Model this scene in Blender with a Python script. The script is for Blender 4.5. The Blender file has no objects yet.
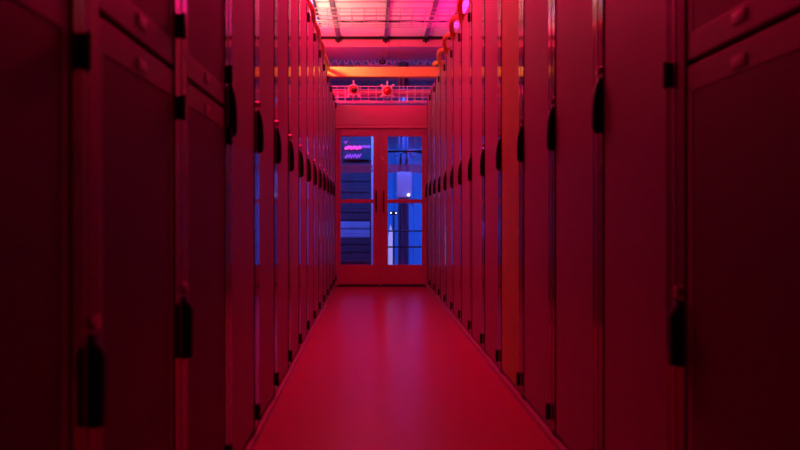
import bpy, bmesh, math, random
from mathutils import Vector, Matrix
random.seed(4)
PI = math.pi
scene = bpy.context.scene
C = bpy.context.collection

# ------------------------------------------------------------------ camera, world, lights, exposure
cd = bpy.data.cameras.new('camera'); cam = bpy.data.objects.new('camera', cd); C.objects.link(cam)
cam.location = (0, 0, 0.91); cam.rotation_euler = (PI/2, 0, 0)
cd.sensor_width = 36; cd.lens = 32.6
cd.shift_x = 29/800; cd.shift_y = -7/800
cd.clip_start = 0.05; cd.clip_end = 60
cd.dof.use_dof = True; cd.dof.focus_distance = 8.0; cd.dof.aperture_fstop = 2.8
scene.camera = cam
scene.cycles.sample_clamp_indirect = 3; scene.cycles.blur_glossy = 1.0; scene.cycles.max_bounces = 8
w = bpy.data.worlds.new('world'); scene.world = w; w.use_nodes = True
w.node_tree.nodes['Background'].inputs[0].default_value = (0.30, 0.01, 0.06, 1)
w.node_tree.nodes['Background'].inputs[1].default_value = 0.002
scene.view_settings.view_transform = 'Standard'; scene.view_settings.look = 'None'
scene.view_settings.exposure = 0.0; scene.view_settings.gamma = 1
scene.view_settings.use_curve_mapping = False

RED = (1, .004, .06); SALMON = (1, .40, .27); MAGENTA = (1, .004, .17); BLUE = (.002, .15, 1); VIOLET = (.26, .12, 1)
def area(name, loc, size, col, energy, aim=(0, 0, -1), spread=180):
    l = bpy.data.lights.new(name, 'AREA'); l.shape = 'RECTANGLE'; l.size, l.size_y = size
    l.color = col; l.energy = energy; l.spread = math.radians(spread)
    o = bpy.data.objects.new(name, l); C.objects.link(o); o.location = loc
    o.rotation_euler = Vector(aim).to_track_quat('-Z', 'Y').to_euler()
    return o
area('aisle_lamp_light', (-0.08, 3.3, 3.25), (.25, 1.1), RED, 7)
area('aisle_lamp_light', (-0.08, 5.3, 3.25), (.25, 1.1), RED, 78)
area('aisle_lamp_light', (-0.08, 7.2, 3.25), (.25, 1.1), RED, 12)
area('uplight_glow', (-.78, 8.15, 2.70), (.22, 1.0), SALMON, 18, (.3, .55, 1), 115)
area('added_spot_glow', (-.72, 7.72, 2.66), (.08, .08), (1, .55, .36), 1.6, (.8, .55, -.12), 100)  # added warm light, out of view, to pale the crossbeam's left end
area('uplight_glow', (-1.0, 9.05, 2.72), (.3, .6), RED, 34, (.6, .8, .6), 160)  # added red light, out of view, for the underside of the duct
area('uplight_glow', (1.30, 8.3, 2.72), (.3, 1.6), MAGENTA, 27, (-.45, .15, 1), 150)
area('violet_batten_light', (-.70, 7.6, 3.30), (.08, 3.4), VIOLET, .6, (.4, 0, -1))
area('violet_batten_light', (1.08, 7.6, 3.30), (.08, 3.4), VIOLET, 1.0, (-.5, 0, -1))
area('back_room_light', (.75, 10.6, 3.01), (1.6, .28), BLUE, 100, (0, .45, -1), 110)
area('back_room_light', (-.9, 10.6, 3.01), (1.2, .28), BLUE, 36, (0, .45, -1), 110)

# ------------------------------------------------------------------ materials
def mat(name, col, rough=.5, metal=0.0, var=.0, scale=8, emit=None, estr=0, spec=.5, bump=0, bscale=200):
    m = bpy.data.materials.new(name); m.use_nodes = True
    nt = m.node_tree; p = nt.nodes['Principled BSDF']
    p.inputs['Roughness'].default_value = rough; p.inputs['Metallic'].default_value = metal
    p.inputs['Specular IOR Level'].default_value = spec
    p.inputs['Base Color'].default_value = (*col, 1)
    if var:
        tc = nt.nodes.new('ShaderNodeTexCoord'); n = nt.nodes.new('ShaderNodeTexNoise')
        n.inputs['Scale'].default_value = scale; n.inputs['Detail'].default_value = 4
        r = nt.nodes.new('ShaderNodeValToRGB')
        r.color_ramp.elements[0].position = .3; r.color_ramp.elements[1].position = .7
        r.color_ramp.elements[0].color = (*[c*(1-var) for c in col], 1)
        r.color_ramp.elements[1].color = (*[min(1, c*(1+var)) for c in col], 1)
        nt.links.new(tc.outputs['Object'], n.inputs['Vector'])
        nt.links.new(n.outputs['Fac'], r.inputs['Fac']); nt.links.new(r.outputs['Color'], p.inputs['Base Color'])
    if bump:
        tc = nt.nodes.new('ShaderNodeTexCoord'); n = nt.nodes.new('ShaderNodeTexNoise'); n.inputs['Scale'].default_value = bscale
        b = nt.nodes.new('ShaderNodeBump'); b.inputs['Strength'].default_value = bump; b.inputs['Distance'].default_value = .002
        nt.links.new(tc.outputs['Object'], n.inputs['Vector']); nt.links.new(n.outputs['Fac'], b.inputs['Height'])
        nt.links.new(b.outputs['Normal'], p.inputs['Normal'])
    if emit:
        p.inputs['Emission Color'].default_value = (*emit, 1); p.inputs['Emission Strength'].default_value = estr
    return m
M = {}
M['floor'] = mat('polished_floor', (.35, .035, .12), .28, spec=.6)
M['ceiling'] = mat('ceiling_panel', (.8, .8, .8), .6, var=.03, scale=2)
M['wall'] = mat('wall_paint', (.45, .45, .47), .7, var=.05)
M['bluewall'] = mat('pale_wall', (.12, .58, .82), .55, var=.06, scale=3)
M['cabinet'] = mat('cabinet_paint', (.30, .29, .29), .45, var=.05, scale=5)
M['door'] = mat('cabinet_door_paint', (.30, .28, .28), .5, var=.05, scale=4)
M['tan'] = mat('tan_door_paint', (.42, .90, .12), .5, var=.05, scale=4)
M['post'] = mat('glossy_frame', (.06, .06, .07), .07, spec=.9)
M['trim'] = mat('brushed_trim', (.6, .58, .58), .35, metal=.6)
M['plinth'] = mat('plinth_paint', (.35, .33, .33), .35)
M['black'] = mat('black_plastic', (.006, .006, .006), .45, spec=.25)
M['badge'] = mat('badge', (.5, .48, .48), .35)
M['chrome'] = mat('chrome', (.8, .8, .8), .25, metal=1)
M['seam'] = mat('dark_gap', (.01, .01, .01), .8)
M['redframe'] = mat('door_frame_paint', (.42, .12, .22), .38, var=.04, scale=4)
M['header'] = mat('header_paint', (.66, .20, .34), .5, var=.04)
M['orange'] = mat('orange_cable_sheath', (.98, .62, .05), .4, var=.05, scale=20)
M['beam'] = mat('orange_beam_paint', (.98, .85, .22), .45, var=.05, scale=6)
M['strut'] = mat('galvanised_strut', (.20, .18, .24), .45, metal=.5, var=.1)
M['wire'] = mat('zinc_wire', (.55, .5, .55), .35, metal=.7)
M['wirelit'] = mat('pale_wire', (.8, .75, .8), .4, metal=.2)
M['duct'] = mat('duct_sheet', (.62, .22, .34), .45, metal=.1, var=.1, scale=3)
M['darkmetal'] = mat('dark_metal', (.035, .03, .045), .45, metal=.3)
M['boxgrey'] = mat('box_grey', (.80, .75, .82), .5)
M['beacon'] = mat('red_dome', (.55, .02, .02), .18, spec=.7)
M['white'] = mat('white_plastic', (.85, .83, .83), .4)
M['lens'] = mat('dark_lens', (.05, .005, .01), .1)
M['ledwhite'] = mat('led_white', (.9, .9, .9), .4, emit=(.8, .9, 1), estr=5)
M['lamp_red'] = mat('lamp_red_diffuser', (.8, .2, .3), .4, emit=(1, .02, .12), estr=5)
M['lamp_pink'] = mat('lamp_pink_diffuser', (.8, .3, .4), .4, emit=(1, .05, .22), estr=12)
M['lamp_violet'] = mat('lamp_violet_diffuser', (.7, .6, .9), .4, emit=(.42, .12, 1), estr=.8)
M['lamp_blue'] = mat('lamp_blue_diffuser', (.4, .5, .9), .4, emit=(.02, .1, 1), estr=.8)
M['mast'] = mat('mast_metal', (.16, .13, .22), .5, metal=.2)
M['marker'] = mat('marker_painted_light', (.7, .7, .75), .5, emit=(.55, .45, .75), estr=.7)  # emission puts white light into the marker's own colour
M['slate'] = mat('slate_panel', (.04, .045, .07), .5, var=.15)
M['pale'] = mat('pale_panel', (.32, .42, .55), .5, var=.1)
M['reflection_a'] = mat('reflection_pink', (.8, .2, .4), .4, emit=(1, .02, .14), estr=1.3)  # glow stands in for the pink reflection in the left pane
M['reflection_b'] = mat('reflection_dim', (.6, .2, .5), .4, emit=(.8, .05, .4), estr=.3)  # fainter strokes of the same pane reflection
M['frost'] = mat('frosted_film', (.25, .35, .75), .6)
nt = M['frost'].node_tree; mx_ = nt.nodes.new('ShaderNodeMixShader'); tr_ = nt.nodes.new('ShaderNodeBsdfTransparent'); mx_.inputs[0].default_value = .35
nt.links.new(tr_.outputs[0], mx_.inputs[1]); nt.links.new(nt.nodes['Principled BSDF'].outputs[0], mx_.inputs[2])
nt.links.new(mx_.outputs[0], nt.nodes['Material Output'].inputs[0])
def mesh_mat():
    m = bpy.data.materials.new('perforated_sheet'); m.use_nodes = True; nt = m.node_tree; p = nt.nodes['Principled BSDF']
    tc = nt.nodes.new('ShaderNodeTexCoord'); v = nt.nodes.new('ShaderNodeTexVoronoi'); v.inputs['Scale'].default_value = 110
    v.inputs['Randomness'].default_value = 0
    r = nt.nodes.new('ShaderNodeValToRGB'); r.color_ramp.elements[0].position = .34; r.color_ramp.elements[1].position = .42
    r.color_ramp.elements[0].color = (.008, .008, .008, 1); r.color_ramp.elements[1].color = (.17, .16, .16, 1)
    nt.links.new(tc.outputs['Object'], v.inputs['Vector']); nt.links.new(v.outputs['Distance'], r.inputs['Fac'])
    nt.links.new(r.outputs['Color'], p.inputs['Base Color']); p.inputs['Roughness'].default_value = .6
    return m
M['mesh'] = mesh_mat()
def glass_mat():
    m = bpy.data.materials.new('clear_glass'); m.use_nodes = True; nt = m.node_tree
    for n in list(nt.nodes):
        if n.type != 'OUTPUT_MATERIAL': nt.nodes.remove(n)
    out = [n for n in nt.nodes if n.type == 'OUTPUT_MATERIAL'][0]
    t = nt.nodes.new('ShaderNodeBsdfTransparent'); t.inputs[0].default_value = (.9, .92, .95, 1)
    g = nt.nodes.new('ShaderNodeBsdfGlossy'); g.inputs['Roughness'].default_value = .02
    f = nt.nodes.new('ShaderNodeFresnel'); f.inputs['IOR'].default_value = 1.5
    x = nt.nodes.new('ShaderNodeMixShader')
    nt.links.new(f.outputs[0], x.inputs[0]); nt.links.new(t.outputs[0], x.inputs[1]); nt.links.new(g.outputs[0], x.inputs[2])
    nt.links.new(x.outputs[0], out.inputs[0]); return m
M['glass'] = glass_mat()

# ------------------------------------------------------------------ mesh helpers
class MB:
    def __init__(s): s.bm = bmesh.new()
    def box(s, x0, x1, y0, y1, z0, z1, bev=0, rot=None, piv=None):
        r = bmesh.ops.create_cube(s.bm, size=1)
        vs = r['verts']
        for v in vs:
            v.co = Vector(((x0+x1)/2 + v.co.x*(x1-x0), (y0+y1)/2 + v.co.y*(y1-y0), (z0+z1)/2 + v.co.z*(z1-z0)))
        if bev:
            es = list({e for v in vs for e in v.link_edges})
            r2 = bmesh.ops.bevel(s.bm, geom=es, offset=bev, segments=2, profile=.6, affect='EDGES')
            vs = list({v for f in r2['faces'] for v in f.verts} | {v for v in vs if v.is_valid})
        if rot is not None:
            p = Vector(piv); 
            for v in vs: v.co = rot @ (v.co - p) + p
        return s
    def cyl(s, a, b, r, r2=None, n=16, caps=True):
        a = Vector(a); b = Vector(b); d = b - a
        q = d.to_track_quat('Z', 'Y').to_matrix().to_4x4()
        mt = Matrix.Translation((a+b)/2) @ q
        bmesh.ops.create_cone(s.bm, cap_ends=caps, segments=n, radius1=r, radius2=r if r2 is None else r2, depth=d.length, matrix=mt)
        return s
    def sphere(s, c, r, sc=(1, 1, 1), n=20):
        bmesh.ops.create_uvsphere(s.bm, u_segments=n, v_segments=n//2+2, radius=r, matrix=Matrix.Translation(c) @ Matrix.Diagonal((*sc, 1)))
        return s
    def prism(s, pts, axis, a, b, bev=0):
        # pts (u,v); axis 'y': u=x v=z
        def P(u, v, t): return (u, t, v) if axis == 'y' else ((t, u, v) if axis == 'x' else (u, v, t))
        A = [s.bm.verts.new(P(u, v, a)) for u, v in pts]; B = [s.bm.verts.new(P(u, v, b)) for u, v in pts]
        fs = [s.bm.faces.new(A), s.bm.faces.new(B[::-1])]
        n = len(pts)
        for i in range(n): fs.append(s.bm.faces.new((A[i], B[i], B[(i+1) % n], A[(i+1) % n])))
        bmesh.ops.recalc_face_normals(s.bm, faces=fs)
        if bev:
            es = list({e for f in fs[:2] for e in f.edges})
            bmesh.ops.bevel(s.bm, geom=es, offset=bev, segments=2, profile=.5, affect='EDGES')
        return s
    def tube(s, pts, r, n=8):
        pts = [Vector(p) for p in pts]; rings = []
        for i, p in enumerate(pts):
            t = (pts[min(i+1, len(pts)-1)] - pts[max(i-1, 0)]).normalized()
            up = Vector((1, 0, 0)) if abs(t.x) < .8 else Vector((0, 0, 1))
            u = t.cross(up).normalized(); v = t.cross(u)
            rings.append([s.bm.verts.new(p + r*(math.cos(2*PI*k/n)*u + math.sin(2*PI*k/n)*v)) for k in range(n)])
        fs = []
        for a, b in zip(rings, rings[1:]):
            for k in range(n): fs.append(s.bm.faces.new((a[k], a[(k+1) % n], b[(k+1) % n], b[k])))
        fs.append(s.bm.faces.new(rings[0])); fs.append(s.bm.faces.new(rings[-1]))
        bmesh.ops.recalc_face_normals(s.bm, faces=fs)
        return s
    def build(s, name, m, parent=None, smooth=False, origin=None):
        if origin is not None:
            for v in s.bm.verts: v.co -= Vector(origin)
        me = bpy.data.meshes.new(name); s.bm.to_mesh(me); s.bm.free()
        me.materials.append(m)
        if smooth:
            for p in me.polygons: p.use_smooth = True
            me.set_sharp_from_angle(angle=math.radians(40))
        o = bpy.data.objects.new(name, me); C.objects.link(o)
        if parent: o.parent = parent
        if origin is not None: o.location = origin
        return o
def thing(name, label, cat, loc=(0, 0, 0), rotz=0, group=None):
    o = bpy.data.objects.new(name, None); C.objects.link(o); o.location = loc; o.rotation_euler = (0, 0, rotz)
    o['label'] = label; o['category'] = cat
    if group: o['group'] = group
    o.empty_display_size = .1
    return o
def tag(o, label, cat, group=None):
    o['label'] = label; o['category'] = cat
    if group: o['group'] = group
    return o
def struct(o): o['kind'] = 'structure'; return o
def box(x0, x1, y0, y1, z0, z1, bev=0): return MB().box(x0, x1, y0, y1, z0, z1, bev)
def copy_tree(o, parent=None):
    c = o.copy(); C.objects.link(c)
    if parent: c.parent = parent
    for ch in list(o.children):
        copy_tree(ch, c)
    return c

XL, XR = -.4755, .74          # aisle faces of the two cabinet rows
H = 2.5                       # cabinet height
YD = 9.60                     # face of the double doors
CZ = 3.40                     # ceiling

# ------------------------------------------------------------------ setting
X0, X1, Y0, Y1 = -2.9, 3.1, -1.6, 13.2
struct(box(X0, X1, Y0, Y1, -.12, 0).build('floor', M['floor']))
struct(box(X0, X1, Y0, Y1, CZ, CZ+.15).build('ceiling', M['ceiling']))
struct(box(X0-.12, X0, Y0, Y1, 0, CZ).build('wall_left', M['wall']))
struct(box(X1, X1+.12, Y0, Y1, 0, CZ).build('wall_right', M['wall']))
struct(box(X0-.12, X1+.12, Y0-.12, Y0, 0, CZ).build('wall_rear', M['wall']))
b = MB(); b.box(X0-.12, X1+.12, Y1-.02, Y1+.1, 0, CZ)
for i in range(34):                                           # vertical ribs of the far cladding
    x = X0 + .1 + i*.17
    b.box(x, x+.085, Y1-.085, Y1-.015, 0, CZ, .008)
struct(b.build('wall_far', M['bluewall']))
# partition that carries the double doors, up to the header
for nm, xa, xb in (('wall_partition_left', X0, XL-.0), ('wall_partition_right', XR+.0, X1)):
    struct(box(xa, xb, YD+.02, YD+.12, 0, 2.395).build(nm, M['header']))
b = MB(); b.box(XL, XR, YD-.01, YD+.12, 2.145, 2.40, .004); b.box(XL, XR, YD-.018, YD+.0, 2.10, 2.135, .003)
b.box(XL, XR, YD+.0, YD+.12, 2.095, 2.15)
struct(b.build('trim_header', M['header']))
struct(box(XL, -.455, YD-.012, YD+.12, 0, 2.10, .003).build('trim_jamb_left', M['redframe']))
struct(box(.725, XR, YD-.012, YD+.12, 0, 2.10, .003).build('trim_jamb_right', M['redframe']))
struct(box(XL, XR, YD-.03, YD+.12, 0, .012, .002).build('trim_threshold', M['darkmetal']))
# pale skirting at the foot of each cabinet row
struct(box(XR-.012, XR+.012, 1.2, YD-.03, 0, .028, .003).build('trim_floor_right', M['plinth']))
struct(box(XL-.012, XL+.012, 1.2, YD-.03, 0, .028, .003).build('trim_floor_left', M['plinth']))
# ceiling channels
for i, (x, wd) in enumerate(((-.45, .055), (.20, .04), (.75, .05))):
    b = MB(); b.box(x-wd/2, x+wd/2, 4.0, 9.93, CZ-.03, CZ, .003)
    tag(b.build('ceiling_channel', M['strut'], origin=(x, 7, CZ)),
        ['metal channel along the ceiling, nearest the left cabinet row', 'middle metal channel running along the pink ceiling', 'metal channel along the ceiling, nearest the right cabinet row'][i], 'channel', None)
    b = MB(); b.box(x-.04, x+.04, 9.86, 9.95, CZ-.07, CZ-.03, .004); b.cyl((x, 9.9, CZ-.1), (x, 9.9, CZ-.05), .012)
    o = b.build('bracket', M['black'])
    o.parent = [q for q in C.objects if q.name.startswith('ceiling_channel')][-1]
    o.location = -Vector(o.parent.location)
# joints across the ceiling panels
for y in (8.34, ):
    struct(box(X0, X1, y-.006, y+.006, CZ-.006, CZ).build('trim_ceiling_joint', M['strut']))
tag(box(-1.9, 2.1, 9.93, 9.97, CZ-.035, CZ, .003).build('ceiling_rail', M['black']), 'thin black rail across the ceiling above the reddish duct', 'rail')

# ------------------------------------------------------------------ cabinets
def handle_mb(zc, h, y, peak=False):
    if not peak:
        pr = [(-.004, -h/2), (-.021, -h/2+.003), (-.022, -h*.46), (-.027, -h*.40), (-.028, -h*.1), (-.025, h*.18), (-.019, h*.36), (-.010, h/2), (-.004, h/2)]
    else:
        pr = [(-.004, -h/2), (-.027, -h/2+.004), (-.028, h*.25), (-.024, h*.34), (-.012, h*.42), (-.010, h*.5), (-.004, h/2)]
    m = MB(); m.prism([(u, zc+v) for u, v in pr], 'y', y-.015, y+.015, .004); return m
def hinge_mb(zc, h, y):
    m = MB(); m.box(-.019, -.004, y-.011, y+.011, zc-h/2, zc+h/2, .002); m.cyl((-.016, y, zc-h/2-.003), (-.016, y, zc+h/2+.003), .006, n=10); return m
def lock_mb(zc, y):
    m = MB(); m.cyl((-.004, y, zc), (-.014, y, zc), .013, n=14); m.box(-.016, -.013, y-.0015, y+.0015, zc-.006, zc+.006); return m
HY, GY = .275, -.275
def carcass(root):
    m = MB()
    m.box(.0, 1.05, -.3, -.285, .05, H-.02); m.box(.0, 1.05, .285, .3, .05, H-.02)
    m.box(0, 1.05, -.3, .3, H-.02, H, .002); m.box(1.03, 1.05, -.285, .285, .05, H-.02); m.box(.03, 1.03, -.285, .285, .05, .07)
    m.box(0.002, .04, -.285, .285, 2.443, H-.02)
    m.build('carcass', M['cabinet'], root)
    box(.012, 1.04, -.297, .297, .0, .05, .002).build('plinth', M['plinth'], root)
    for s in (-1, 1):
        a, b_ = sorted((s*.2455, s*.2925)); box(-.004, .03, a, b_, .05, H-.001, .0015).build('frame_post', M['post'], root)
    box(-.005, .02, -.2995, -.2925, .05, H-.001, .001).build('edge_trim', M['trim'], root)
def make_full(door_mat):
    root = thing('rack_cabinet', '', 'cabinet')
    carcass(root)
    d = box(0, .022, -.243, .243, .055, 2.44, .003).build('door', door_mat, root)
    handle_mb(1.27, .178, HY).build('handle', M['black'], d, True)
    lock_mb(1.385, HY).build('lock_cylinder', M['chrome'], d, True)
    for z in (.115, 2.40): hinge_mb(z, .062, GY).build('hinge', M['black'], d, True)
    return root
def make_split():
    root = thing('rack_cabinet', '', 'cabinet')
    carcass(root)
    for nm, z0, z1, hz, gz, bz in (('lower_door', .055, 1.262, .635, (.14, 1.18), 1.225), ('upper_door', 1.278, 2.44, 1.86, (1.38, 2.36), 1.315)):
        m = MB()     # frame of the door around the recessed perforated sheet
        m.box(0, .022, -.243, .243, z0, z0+.06, .002); m.box(0, .022, -.243, .243, z1-.06, z1, .002)
        m.box(0, .022, -.243, -.212, z0+.055, z1-.055, .002); m.box(0, .022, .212, .243, z0+.055, z1-.055, .002)
        d = m.build(nm, M['door'], root)
        box(.0015, .008, -.214, .214, z0+.055, z1-.055).build('perforated_sheet', M['mesh'], d)
        handle_mb(hz, .158, HY, True).build('handle', M['black'], d, True)
        lock_mb(hz+.10, HY).build('lock_cylinder', M['chrome'], d, True)
        for z in gz: hinge_mb(z, .056, GY).build('hinge', M['black'], d, True)
        m = MB(); m.box(-.003, .001, -.028, .028, bz-.012, bz+.012, .0015); m.build('badge', M['badge'], d, True)
    return root
ordn = ['first', 'second', 'third', 'fourth', 'fifth', 'sixth', 'seventh', 'eighth', 'ninth', 'tenth', 'eleventh', 'twelfth', 'thirteenth', 'fourteenth', 'fifteenth']
pf = make_full(M['door']); ps = make_split(); pt = make_full(M['tan']); pm = make_full(M['door'])
pd = [c for c in pm.children if c.name.startswith('door')][0]
hinge_mb(1.26, .058, GY).build('hinge', M['black'], pd, True)
used = set()
def place(proto, x, y, rz, label, group):
    o = proto if proto.name not in used else copy_tree(proto)
    used.add(proto.name)
    o.location = (x, y, 0); o.rotation_euler = (0, 0, rz); o['label'] = label; o['group'] = group
LS, RS = 1.800, 1.755
for k in range(-2, 13):
    yc = LS + .6*k + .3
    if k <= 0:
        lab = {0: 'left-row rack cabinet with split doors, next to the first full-height doored one',
               -1: 'left-row split-door rack cabinet with dark perforated panel, second from the picture edge',
               -2: 'nearest left-row split-door rack cabinet, dark and cut by the left picture edge'}[k]
        place(ps, XL, yc, PI, lab, 'split-door cabinets in the left row')
    else:
        n = 13-k
        lab = 'full-height grey rack cabinet with black handle, ' + ('last in the left row, beside the glass doors' if n == 1 else ordn[n-1] + ' from the glass doors in the left row')
        place(pf, XL, yc, PI, lab, 'full-height cabinets in the left row')
for k in range(-1, 13):
    yc = RS + .6*k + .3
    if k == -1: place(ps, XR, yc, 0, 'nearest right-row split-door rack cabinet, dark and cut by the right picture edge', 'split-door cabinets in the right row')
    elif k == 0: place(pm, XR, yc, 0, 'nearest right-row full-height rack cabinet, beside the split-door one', 'full-height cabinets in the right row')
    elif k == 3: place(pt, XR, yc, 0, 'right-row rack cabinet whose door is brownish, unlike its magenta neighbours', 'full-height cabinets in the right row')
    else:
        n = 13-k
        lab = 'full-height grey rack cabinet with black handle, ' + ('last in the right row, beside the glass doors' if n == 1 else ordn[n-1] + ' from the glass doors in the right row')
        place(pf, XR, yc, 0, lab, 'full-height cabinets in the right row')
struct(box(XR, XR+.5, RS+7.8, YD-.012, 0, H, .002).build('trim_filler', M['cabinet']))

# ------------------------------------------------------------------ double doors
def leaf(x0, x1, px0, px1, hx, label):
    t = thing('glass_door', label, 'door', ((x0+x1)/2, YD, 0)); ox = (x0+x1)/2
    def bx(a, b_, z0, z1, y0=0.0, y1=.045, bev=.003): return (a-ox, b_-ox, y0, y1, z0, z1, bev)
    m = MB()
    m.box(*bx(x0, px0, .015, 2.092)); m.box(*bx(px1, x1, .015, 2.092)); m.box(*bx(px0-.003, px1+.003, .015, .289)); m.box(*bx(px0-.003, px1+.003, 1.993, 2.092))
    fr = m.build('leaf_frame', M['redframe'], t)
    m = MB(); m.box(*bx(px0-.003, px1+.003, 1.108, 1.158, -.004, .045)); m.build('mid_rail', M['redframe'], t)
    for a, c in ((.286, 1.11), (1.155, 1.996)):
        m = MB(); m.box(*bx(px0-.004, px1+.004, a, c, .020, .024, 0)); m.build('pane', M['glass'], t)
    m = MB(); m.box(*bx(px0+.001, px1-.001, 1.512, 1.622, .0165, .0195, 0)); m.build('frosted_band', M['frost'], t)
    m = MB()
    m.cyl((hx-ox, -.045, .99), (hx-ox, -.045, 1.27), .010); m.cyl((hx-ox, -.045, 1.03), (hx-ox, .002, 1.03), .008); m.cyl((hx-ox, -.045, 1.23), (hx-ox, .002, 1.23), .008)
    m.build('pull_handle', M['black'], t, True)
    m = MB(); m.box(*bx(x0+.01, x1-.01, .02, .035, -.008, .004, .002)); m.build('door_sweep', M['darkmetal'], t)
leaf(-.452, .1125, -.403, .030, .068, 'left leaf of the glazed double doors closing the aisle')
leaf(.1145, .722, .222, .676, .165, 'right leaf of the glazed double doors closing the aisle')

struct(box(.104, .123, YD+.046, YD+.055, .015, 2.09).build('trim_astragal', M['seam']))
# ------------------------------------------------------------------ overhead
b = box(-.60, .86, 8.15, 8.26, 2.501, 2.612, .006); tag(b.build('crossbeam', M['beam']), 'orange crossbeam bridging both cabinet rows in front of the double doors', 'beam')
def twisted(x, label, xs, lean, amp, zc, rad):
    t = thing('twisted_cable', label, 'cable', (x, 6, H))
    for ph in (0, PI):
        pts = []
        N = 150
        for i in range(N+1):
            y = 1.3 + 6.82*i/N
            a = PI*(y-1.8)/.6 + ph
            pts.append((xs*(.013*math.cos(a)-lean*math.sin(a)), y-6, zc+amp*math.sin(a)))
        MB().tube(pts, rad, 8).build('cable_strand', M['orange'], t, True)
twisted(XL-.015, 'pair of twisted orange cables along the top edge of the left cabinets', -1, .018, .024, .05, .022)
twisted(XR+.015, 'pair of twisted orange cables looping along the top edge of the right cabinets', 1, .045, .052, .08, .0235)

def basket(y0, y1, z0, z1, xa, xb, step, m, name, label, r=.004):
    t = thing(name, label, 'cable tray', ((xa+xb)/2, (y0+y1)/2, z0)); ox, oy, oz = t.location
    def L(p): return (p[0]-ox, p[1]-oy, p[2]-oz)
    mm = MB(); hh = z1-z0
    for (y, z) in ((y0, z1), (y0, z0+hh*.66), (y0, z0+hh*.33), (y0, z0), ((y0*2+y1)/3, z0), ((y0+2*y1)/3, z0), (y1, z0), (y1, z0+hh*.5), (y1, z1)):
        mm.cyl(L((xa, y, z)), L((xb, y, z)), r*1.2, n=6)
    mm.build('side_wire', m, t)
    n = int((xb-xa)/step); mm = MB()
    for i in range(n+1):
        x = xa+i*step
        mm.tube([L((x, y0, z1)), L((x, y0, z0)), L((x, y1, z0)), L((x, y1, z1))], r, 6)
    mm.build('cross_wire', m, t)
    return t
basket(8.28, 8.58, 3.17, 3.31, -1.2, 1.5, .14, M['wire'], 'wire_basket_tray', 'wire basket tray crossing under the bright pink ceiling').children[0]
def rod(x, y, z0, z1, lab):
    m = MB(); m.cyl((0, 0, 0), (0, 0, z1-z0), .005, n=8); m.cyl((0, 0, -.008), (0, 0, .008), .012, n=8)
    o = m.build('hanger_rod', M['wire'], None); o.location = (x, y, z0); tag(o, lab, 'rod')
tray_low = basket(9.74, 9.98, 2.46, 2.68, -1.4, 1.7, .105, M['wirelit'], 'wire_basket_tray', 'pale wire basket tray above the double doors, behind the two beacons', .0045)
# cables lying in the lower tray
for i, (yy, zz, rr, mm_) in enumerate(((9.78, 2.481, .014, 'boxgrey'), (9.84, 2.483, .015, 'white'), (9.94, 2.484, .016, 'darkmetal'), (9.89, 2.48, .013, 'beacon'))):
    pts = [(-1.3+3.0*k/30, yy+.006*math.sin(k*.9+i), zz+.003*math.sin(k*1.7+i)) for k in range(31)]
    tag(MB().tube(pts, rr, 8).build('data_cable', M[mm_], smooth=True), ['grey data cable nearest the aisle in the tray above the doors', 'white data cable in the tray above the doors', 'black data cable at the back of the tray above the doors', 'red data cable in the tray above the doors'][i], 'cable', 'data cables in the tray above the doors')
m = MB(); pts = [(-1.1+2.5*k/40, 8.40+.02*math.sin(k*.5), 3.192+.008*math.sin(k*.8)) for k in range(41)]
tag(m.tube(pts, .009, 8).build('data_cable', M['darkmetal'], smooth=True), 'single thin cable lying in the wire tray under the pink ceiling', 'cable')

t = thing('red_pipe', 'thick red pipe crossing behind the wire tray above the double doors', 'pipe', (.15, 10.06, 2.64))
m = MB(); m.cyl((-1.7, 0, 0), (1.7, 0, 0), .045, n=20); m.build('pipe_run', M['header'], t, True)
m = MB()
for a in (-1.5, 1.45): m.cyl((a, 0, .04), (a, 0, .62), .005, n=6); m.cyl((a-.012, 0, 0), (a+.012, 0, 0), .051, n=20)
m.build('hanger', M['wire'], t, True)
# duct and lattice girder beyond the black rail
t = thing('air_duct', 'rectangular sheet metal duct across the ceiling behind the black rail', 'duct', (.1, 10.4, 3.27))
box(-2.4, 2.4, -.42, .42, 0, .125, .004).build('duct_body', M['duct'], t)
m = MB()
for x in (-1.6, -.75, .12, .95, 1.8): m.box(x, x+.03, -.428, .428, -.008, .129, .002)
m.build('flange', M['duct'], t)
t = thing('lattice_girder', 'zigzag lattice girder crossing the ceiling beyond the duct', 'girder', (.1, 11.2, 3.25))
box(-2.4, 2.4, -.03, .03, .125, .149).build('chord', M['duct'], t); box(-2.4, 2.4, -.03, .03, 0, .022).build('chord', M['duct'], t)
m = MB(); n = 80
for i in range(n):
    x = -2.4 + 4.8*i/n; z0, z1 = (.02, .127) if i % 2 == 0 else (.127, .02)
    m.cyl((x, 0, z0), (x+4.8/n, 0, z1), .011, n=6)
m.build('lacing_bar', M['wirelit'], t)
for x in (-1.5, 1.5):
    o = box(-.008, .008, -.008, .008, 0, CZ-2.69, .001).build('tray_hanger', M['wirelit']); o.location = (x, -.09, .23); o.parent = tray_low
# pendant detector between duct and girder
t = thing('smoke_detector', 'small dark detector hanging below the duct, mid aisle', 'detector', (.17, 10.6, 3.262))
m = MB(); m.cyl((0, 0, -.05), (0, 0, 0), .008, n=10); m.build('stem', M['darkmetal'], t)
m = MB(); m.cyl((0, 0, -.09), (0, 0, -.05), .045, .055, n=20); m.build('sensor_head', M['darkmetal'], t, True)

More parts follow.
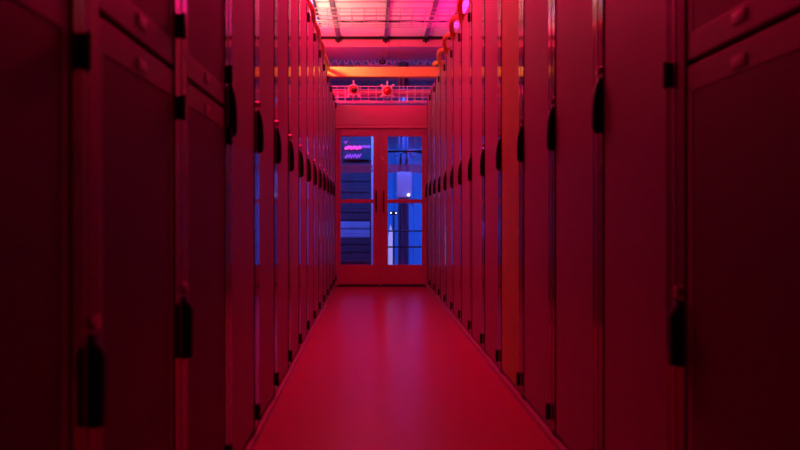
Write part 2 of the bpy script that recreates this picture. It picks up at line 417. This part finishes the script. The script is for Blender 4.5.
def beacon(x, z, square, label):
    t = thing('alarm_beacon', label, 'alarm', (x, 9.69, z), 0)
    m = MB()
    if square:
        m.box(-.072, .072, -.012, .02, -.072, .072, .006)
        for a in (-1, 1):
            for c in (-1, 1): m.cyl((a*.078, -.012, c*.075), (a*.078, .012, c*.075), .016, n=10)
    else:
        m.cyl((0, -.02, 0), (0, .02, 0), .075, n=28)
        for a in (-1, 1): m.cyl((a*.08, -.012, -.085), (a*.08, .012, -.085), .014, n=10)
        m.box(-.085, -.05, -.004, .018, -.088, -.045, .004); m.box(.05, .085, -.004, .018, -.088, -.045, .004)
    m.build('mounting_plate', M['white'], t, True)
    if square:
        m = MB(); m.sphere((0, -.012, 0), .058, (1, .95, 1)); m.build('dome', M['beacon'], t, True)
    else:
        m = MB(); m.cyl((0, -.045, 0), (0, -.015, 0), .054, .060, n=28); m.sphere((0, -.042, 0), .052, (1, .5, 1)); m.build('dome', M['beacon'], t, True)
        m = MB(); m.sphere((.004, -.055, -.010), .038, (1.1, .5, .9)); m.build('lens', M['lens'], t, True)
    m = MB(); m.box(-.009, .009, .017, .028, -.10, .14, .003); m.build('bracket', M['wirelit'], t)
K = 9.70/725
beacon((353.5-371)*K, .91+(218-90)*K, False, 'round white ringed beacon with dark centre, left of two above the doors')
beacon((387.3-371)*K, .91+(218-91)*K, True, 'square white beacon with red dome, right of two above the doors')

# lamps (fixtures of the lights set at the top)
def fixture(name, loc, size, mm_, label, up=False, tilt=0, group=None):
    t = thing(name, label, 'lamp', loc, 0, group); t.rotation_euler = (0, tilt, 0)
    sx, sy = size; d = -1 if up else 1
    m = MB(); z = sorted((d*.015, d*.06)); m.box(-sx/2-.02, sx/2+.02, -sy/2-.02, sy/2+.02, z[0], z[1], .004); m.build('housing', M['darkmetal'], t)
    z = sorted((d*.006, d*.015)); m = MB(); m.box(-sx/2, sx/2, -sy/2, sy/2, z[0], z[1], .002); m.build('diffuser', mm_, t)
for y, q in ((3.3, 'nearest the camera'), (5.3, 'middle of three'), (7.2, 'nearest the crossbeam')):
    fixture('aisle_lamp', (-.08, y, 3.34), (.25, 1.1), M['lamp_red'], 'red LED panel on the ceiling over the aisle, ' + q)
fixture('violet_batten', (-.70, 7.6, 3.34), (.08, 3.4), M['lamp_violet'], 'violet LED batten under the ceiling above the left cabinets')
fixture('violet_batten', (1.08, 7.6, 3.34), (.08, 3.4), M['lamp_violet'], 'violet LED batten under the ceiling above the right cabinets')
fixture('floodlight', (-1.0, 9.05, 2.56), (.3, .6), M['lamp_red'], 'added red floodlight, unseen, on the left cabinets beside the wall header, facing up', True)  # added fixture for the extra red light under the duct
fixture('floodlight', (-.90, 7.45, 2.56), (.22, .9), M['lamp_pink'], 'salmon floodlight lying on top of the left cabinets, facing up', True, math.radians(0))
fixture('floodlight', (1.3, 8.3, 2.56), (.3, 1.6), M['lamp_red'], 'magenta floodlight lying on top of the right cabinets, facing up', True)
for x, sx, sy, q in ((.75, 1.6, .8, 'right'), (-1.0, 1.2, .5, 'left')):
    fixture('room_lamp', (x, 10.6, 3.025), (sx*.9, .3), M['lamp_blue'], 'blue LED panel on the ceiling of the room behind the %s door leaf' % q)
    for a in (-.4, .4): m = MB(); m.cyl((a, 0, .06), (a, 0, .236), .003, n=6); m.build('suspension_wire', M['wire'], [o for o in C.objects if o.name.startswith('room_lamp')][-1])
# ------------------------------------------------------------------ room behind the glass
def P(px, py, Y): return ((px-371)*Y/725, Y, .91+(218-py)*Y/725)
# louvred unit behind left leaf
Y = 11.6; x0 = P(333, 0, Y)[0]; x1 = P(371.5, 0, Y)[0]
t = thing('equipment_unit', 'dark blue louvred equipment unit seen through the left door pane', 'cabinet', ((x0+x1)/2, Y, 0))
hw = (x1-x0)/2
box(-hw, hw, 0, .7, 0, 2.35, .01).build('casing', M['slate'], t)
rows = [(136, 162, 'slate'), (163, 181, 'slate'), (183, 192, 'slate'), (194, 212, 'slate'), (214, 220, 'slate'), (222, 228, 'pale'), (230, 237, 'pale'), (239, 244, 'slate'), (246, 252, 'slate'), (254, 262, 'slate')]
for a, c, mm_ in rows:
    z1 = P(0, a, Y)[2]; z0 = P(0, c, Y)[2]
    m = MB(); m.box(-hw+.03, hw-.03, -.02, .002, z0-.008, z1+.008, .003)
    n = max(1, int((z1-z0)/.05))
    for i in range(n): m.box(-hw+.05, hw-.05, -.023, -.018, z0+.012+i*.05, z0+.024+i*.05, .002)
    m.build('drawer' if mm_ == 'pale' else 'louvre_panel', M[mm_], t)
# pale post behind left leaf edge
px = P(372.5, 0, 11.0)[0]
m = MB(); m.box(px-.02, px+.035, 10.98, 11.03, 0, 2.5, .006)
tag(m.build('support_post', M['boxgrey'], origin=(px, 11, 0)), 'pale upright post seen at the right edge of left door pane', 'post')
# mast with hoses and control box behind right leaf
Y = 11.1; mx = P(403.5, 0, Y)[0]
t = thing('pipe_mast', 'dark lattice pipe mast seen through the right door pane', 'mast', (mx, Y, 0))
m = MB()
for a in (-.055, .0, .055): m.cyl((a, (.05 if a else -.03), 0), (a, (.05 if a else -.03), 3.3), .026 if a else .03, n=12)
m.build('upright_pipe', M['mast'], t, True)
m = MB()
for i in range(22):
    z = .1+i*.14; s = 1 if i % 2 else -1
    m.cyl((-.055*s, .05, z), (.055*s, .05, z+.14), .007, n=6)
m.build('lacing_bar', M['mast'], t)
m = MB(); m.cyl((0, -.03, 1.80), (0, -.03, 1.95), .035, n=16); m.cyl((-.11, -.03, 1.9), (.14, -.03, 1.9), .022, n=12)
m.box(-.14, -.08, -.07, .01, 1.85, 1.95, .01); m.box(.11, .17, -.07, .01, 1.84, 1.96, .01)
m.build('valve', M['mast'], t, True)
for s in (-1, 1):
    m = MB(); m.tube([(s*.07, -.05, 1.88), (s*.075, -.07, 1.78), (s*.07, -.08, 1.72), (s*.03, -.08, 1.66), (s*.02, -.07, 1.60)], .010, 8); m.build('hose', M['mast'], t, True)
tb = thing('control_box', 'pale grey control box with a lit lamp, fixed to the pipe mast', 'control box', (P(404, 0, 11.0)[0], 10.89, P(0, 198.5, 10.96)[2]))
box(-.11, .11, -.05, .10, 0, .40, .008).build('box_body', M['boxgrey'], tb)
box(-.095, .095, -.056, -.048, .015, .385, .004).build('box_door', M['boxgrey'], tb)
m = MB(); m.sphere((.06, -.062, .05), .016); m.build('indicator_lamp', M['ledwhite'], tb, True)
m = MB(); m.tube([(.04+.08*math.sin(k/12*PI)*1.0, -.02, -.0-.11*math.sin(k/12*PI)) if k < 7 else (.12+.05*(k-6)/6, -.02, -.11+.11*(k-6)/6) for k in range(13)], .008, 8); m.build('cable', M['mast'], tb, True)
# small panel with two indicator lights
x, _, z = P(393.5, 213, 10.9)
t = thing('switch_panel', 'small dark switch panel on a pole with two tiny lit indicators', 'switch', (x, 10.9, 0))
box(-.055, .055, 0, .04, z-.03, z+.03, .006).build('panel_body', M['slate'], t); box(-.012, .012, .01, .035, 0, z-.04).build('pole', M['mast'], t)
for a in (-.038, .038): m = MB(); m.sphere((a, -.004, z), .0085, n=12); m.build('indicator_lamp', M['ledwhite'], t, True)
# guard rail
t = thing('guard_rail', 'dark two-bar guard rail crossing behind the right door pane', 'railing', (P(405, 0, 10.4)[0], 10.4, 0))
for py in (231, 247): z = P(0, py, 10.4)[2]; m = MB(); m.cyl((-.32, 0, z), (.5, 0, z), .011, n=10); m.build('rail', M['darkmetal'], t, True)
for a in (-.32, .5): m = MB(); m.cyl((a, 0, 0), (a, 0, .74), .014, n=10); m.build('rail_post', M['darkmetal'], t, True)
# high cross pipe
z = P(0, 151, 10.6)[2]; m = MB(); m.cyl((-.2, 0, 0), (.9, 0, 0), .022, n=14); m.cyl((.9, 0, -z), (.9, 0, .022), .022, n=14)
for a in (.42, .63): m.cyl((a-.28, 0, 0), (a-.24, 0, 0), .036, n=14)
o = m.build('cross_pipe', M['darkmetal'], smooth=True); o.location = (.35, 10.6, z); tag(o, 'dark horizontal pipe near the top of the right door pane', 'pipe')
# white pointed marker; its emission stands in for white light on it
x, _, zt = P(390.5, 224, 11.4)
t = thing('marker_post', 'white marker post, made to glow as if lit, with pointed top beside the pipe mast', 'post', (x, 11.4, 0))
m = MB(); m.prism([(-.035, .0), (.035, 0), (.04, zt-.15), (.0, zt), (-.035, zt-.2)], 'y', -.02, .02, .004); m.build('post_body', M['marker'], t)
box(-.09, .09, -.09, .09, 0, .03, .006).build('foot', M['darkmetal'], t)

# pink neon scribble: pane reflection built as glowing tubes by the louvred unit
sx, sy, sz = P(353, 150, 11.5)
t = thing('reflected_scribble', 'small pink neon scribble in the top of left door pane, built as glowing tubes', 'reflection', (sx, 11.55, sz))
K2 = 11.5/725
def reflected(xa, xb, yc, amp, fr, r, mm_):
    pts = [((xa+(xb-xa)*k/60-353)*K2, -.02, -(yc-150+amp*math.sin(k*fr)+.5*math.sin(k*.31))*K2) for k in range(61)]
    MB().tube(pts, r, 6).build('reflection_tube', M[mm_], t, True)
reflected(345, 361, 147.5, 1.6, .9, .016, 'reflection_a'); reflected(361, 370, 146.5, 1.2, .55, .009, 'reflection_b'); reflected(345, 361, 156, 1.9, .62, .010, 'reflection_b'); reflected(344.5, 347, 141, 2, .06, .007, 'reflection_b')
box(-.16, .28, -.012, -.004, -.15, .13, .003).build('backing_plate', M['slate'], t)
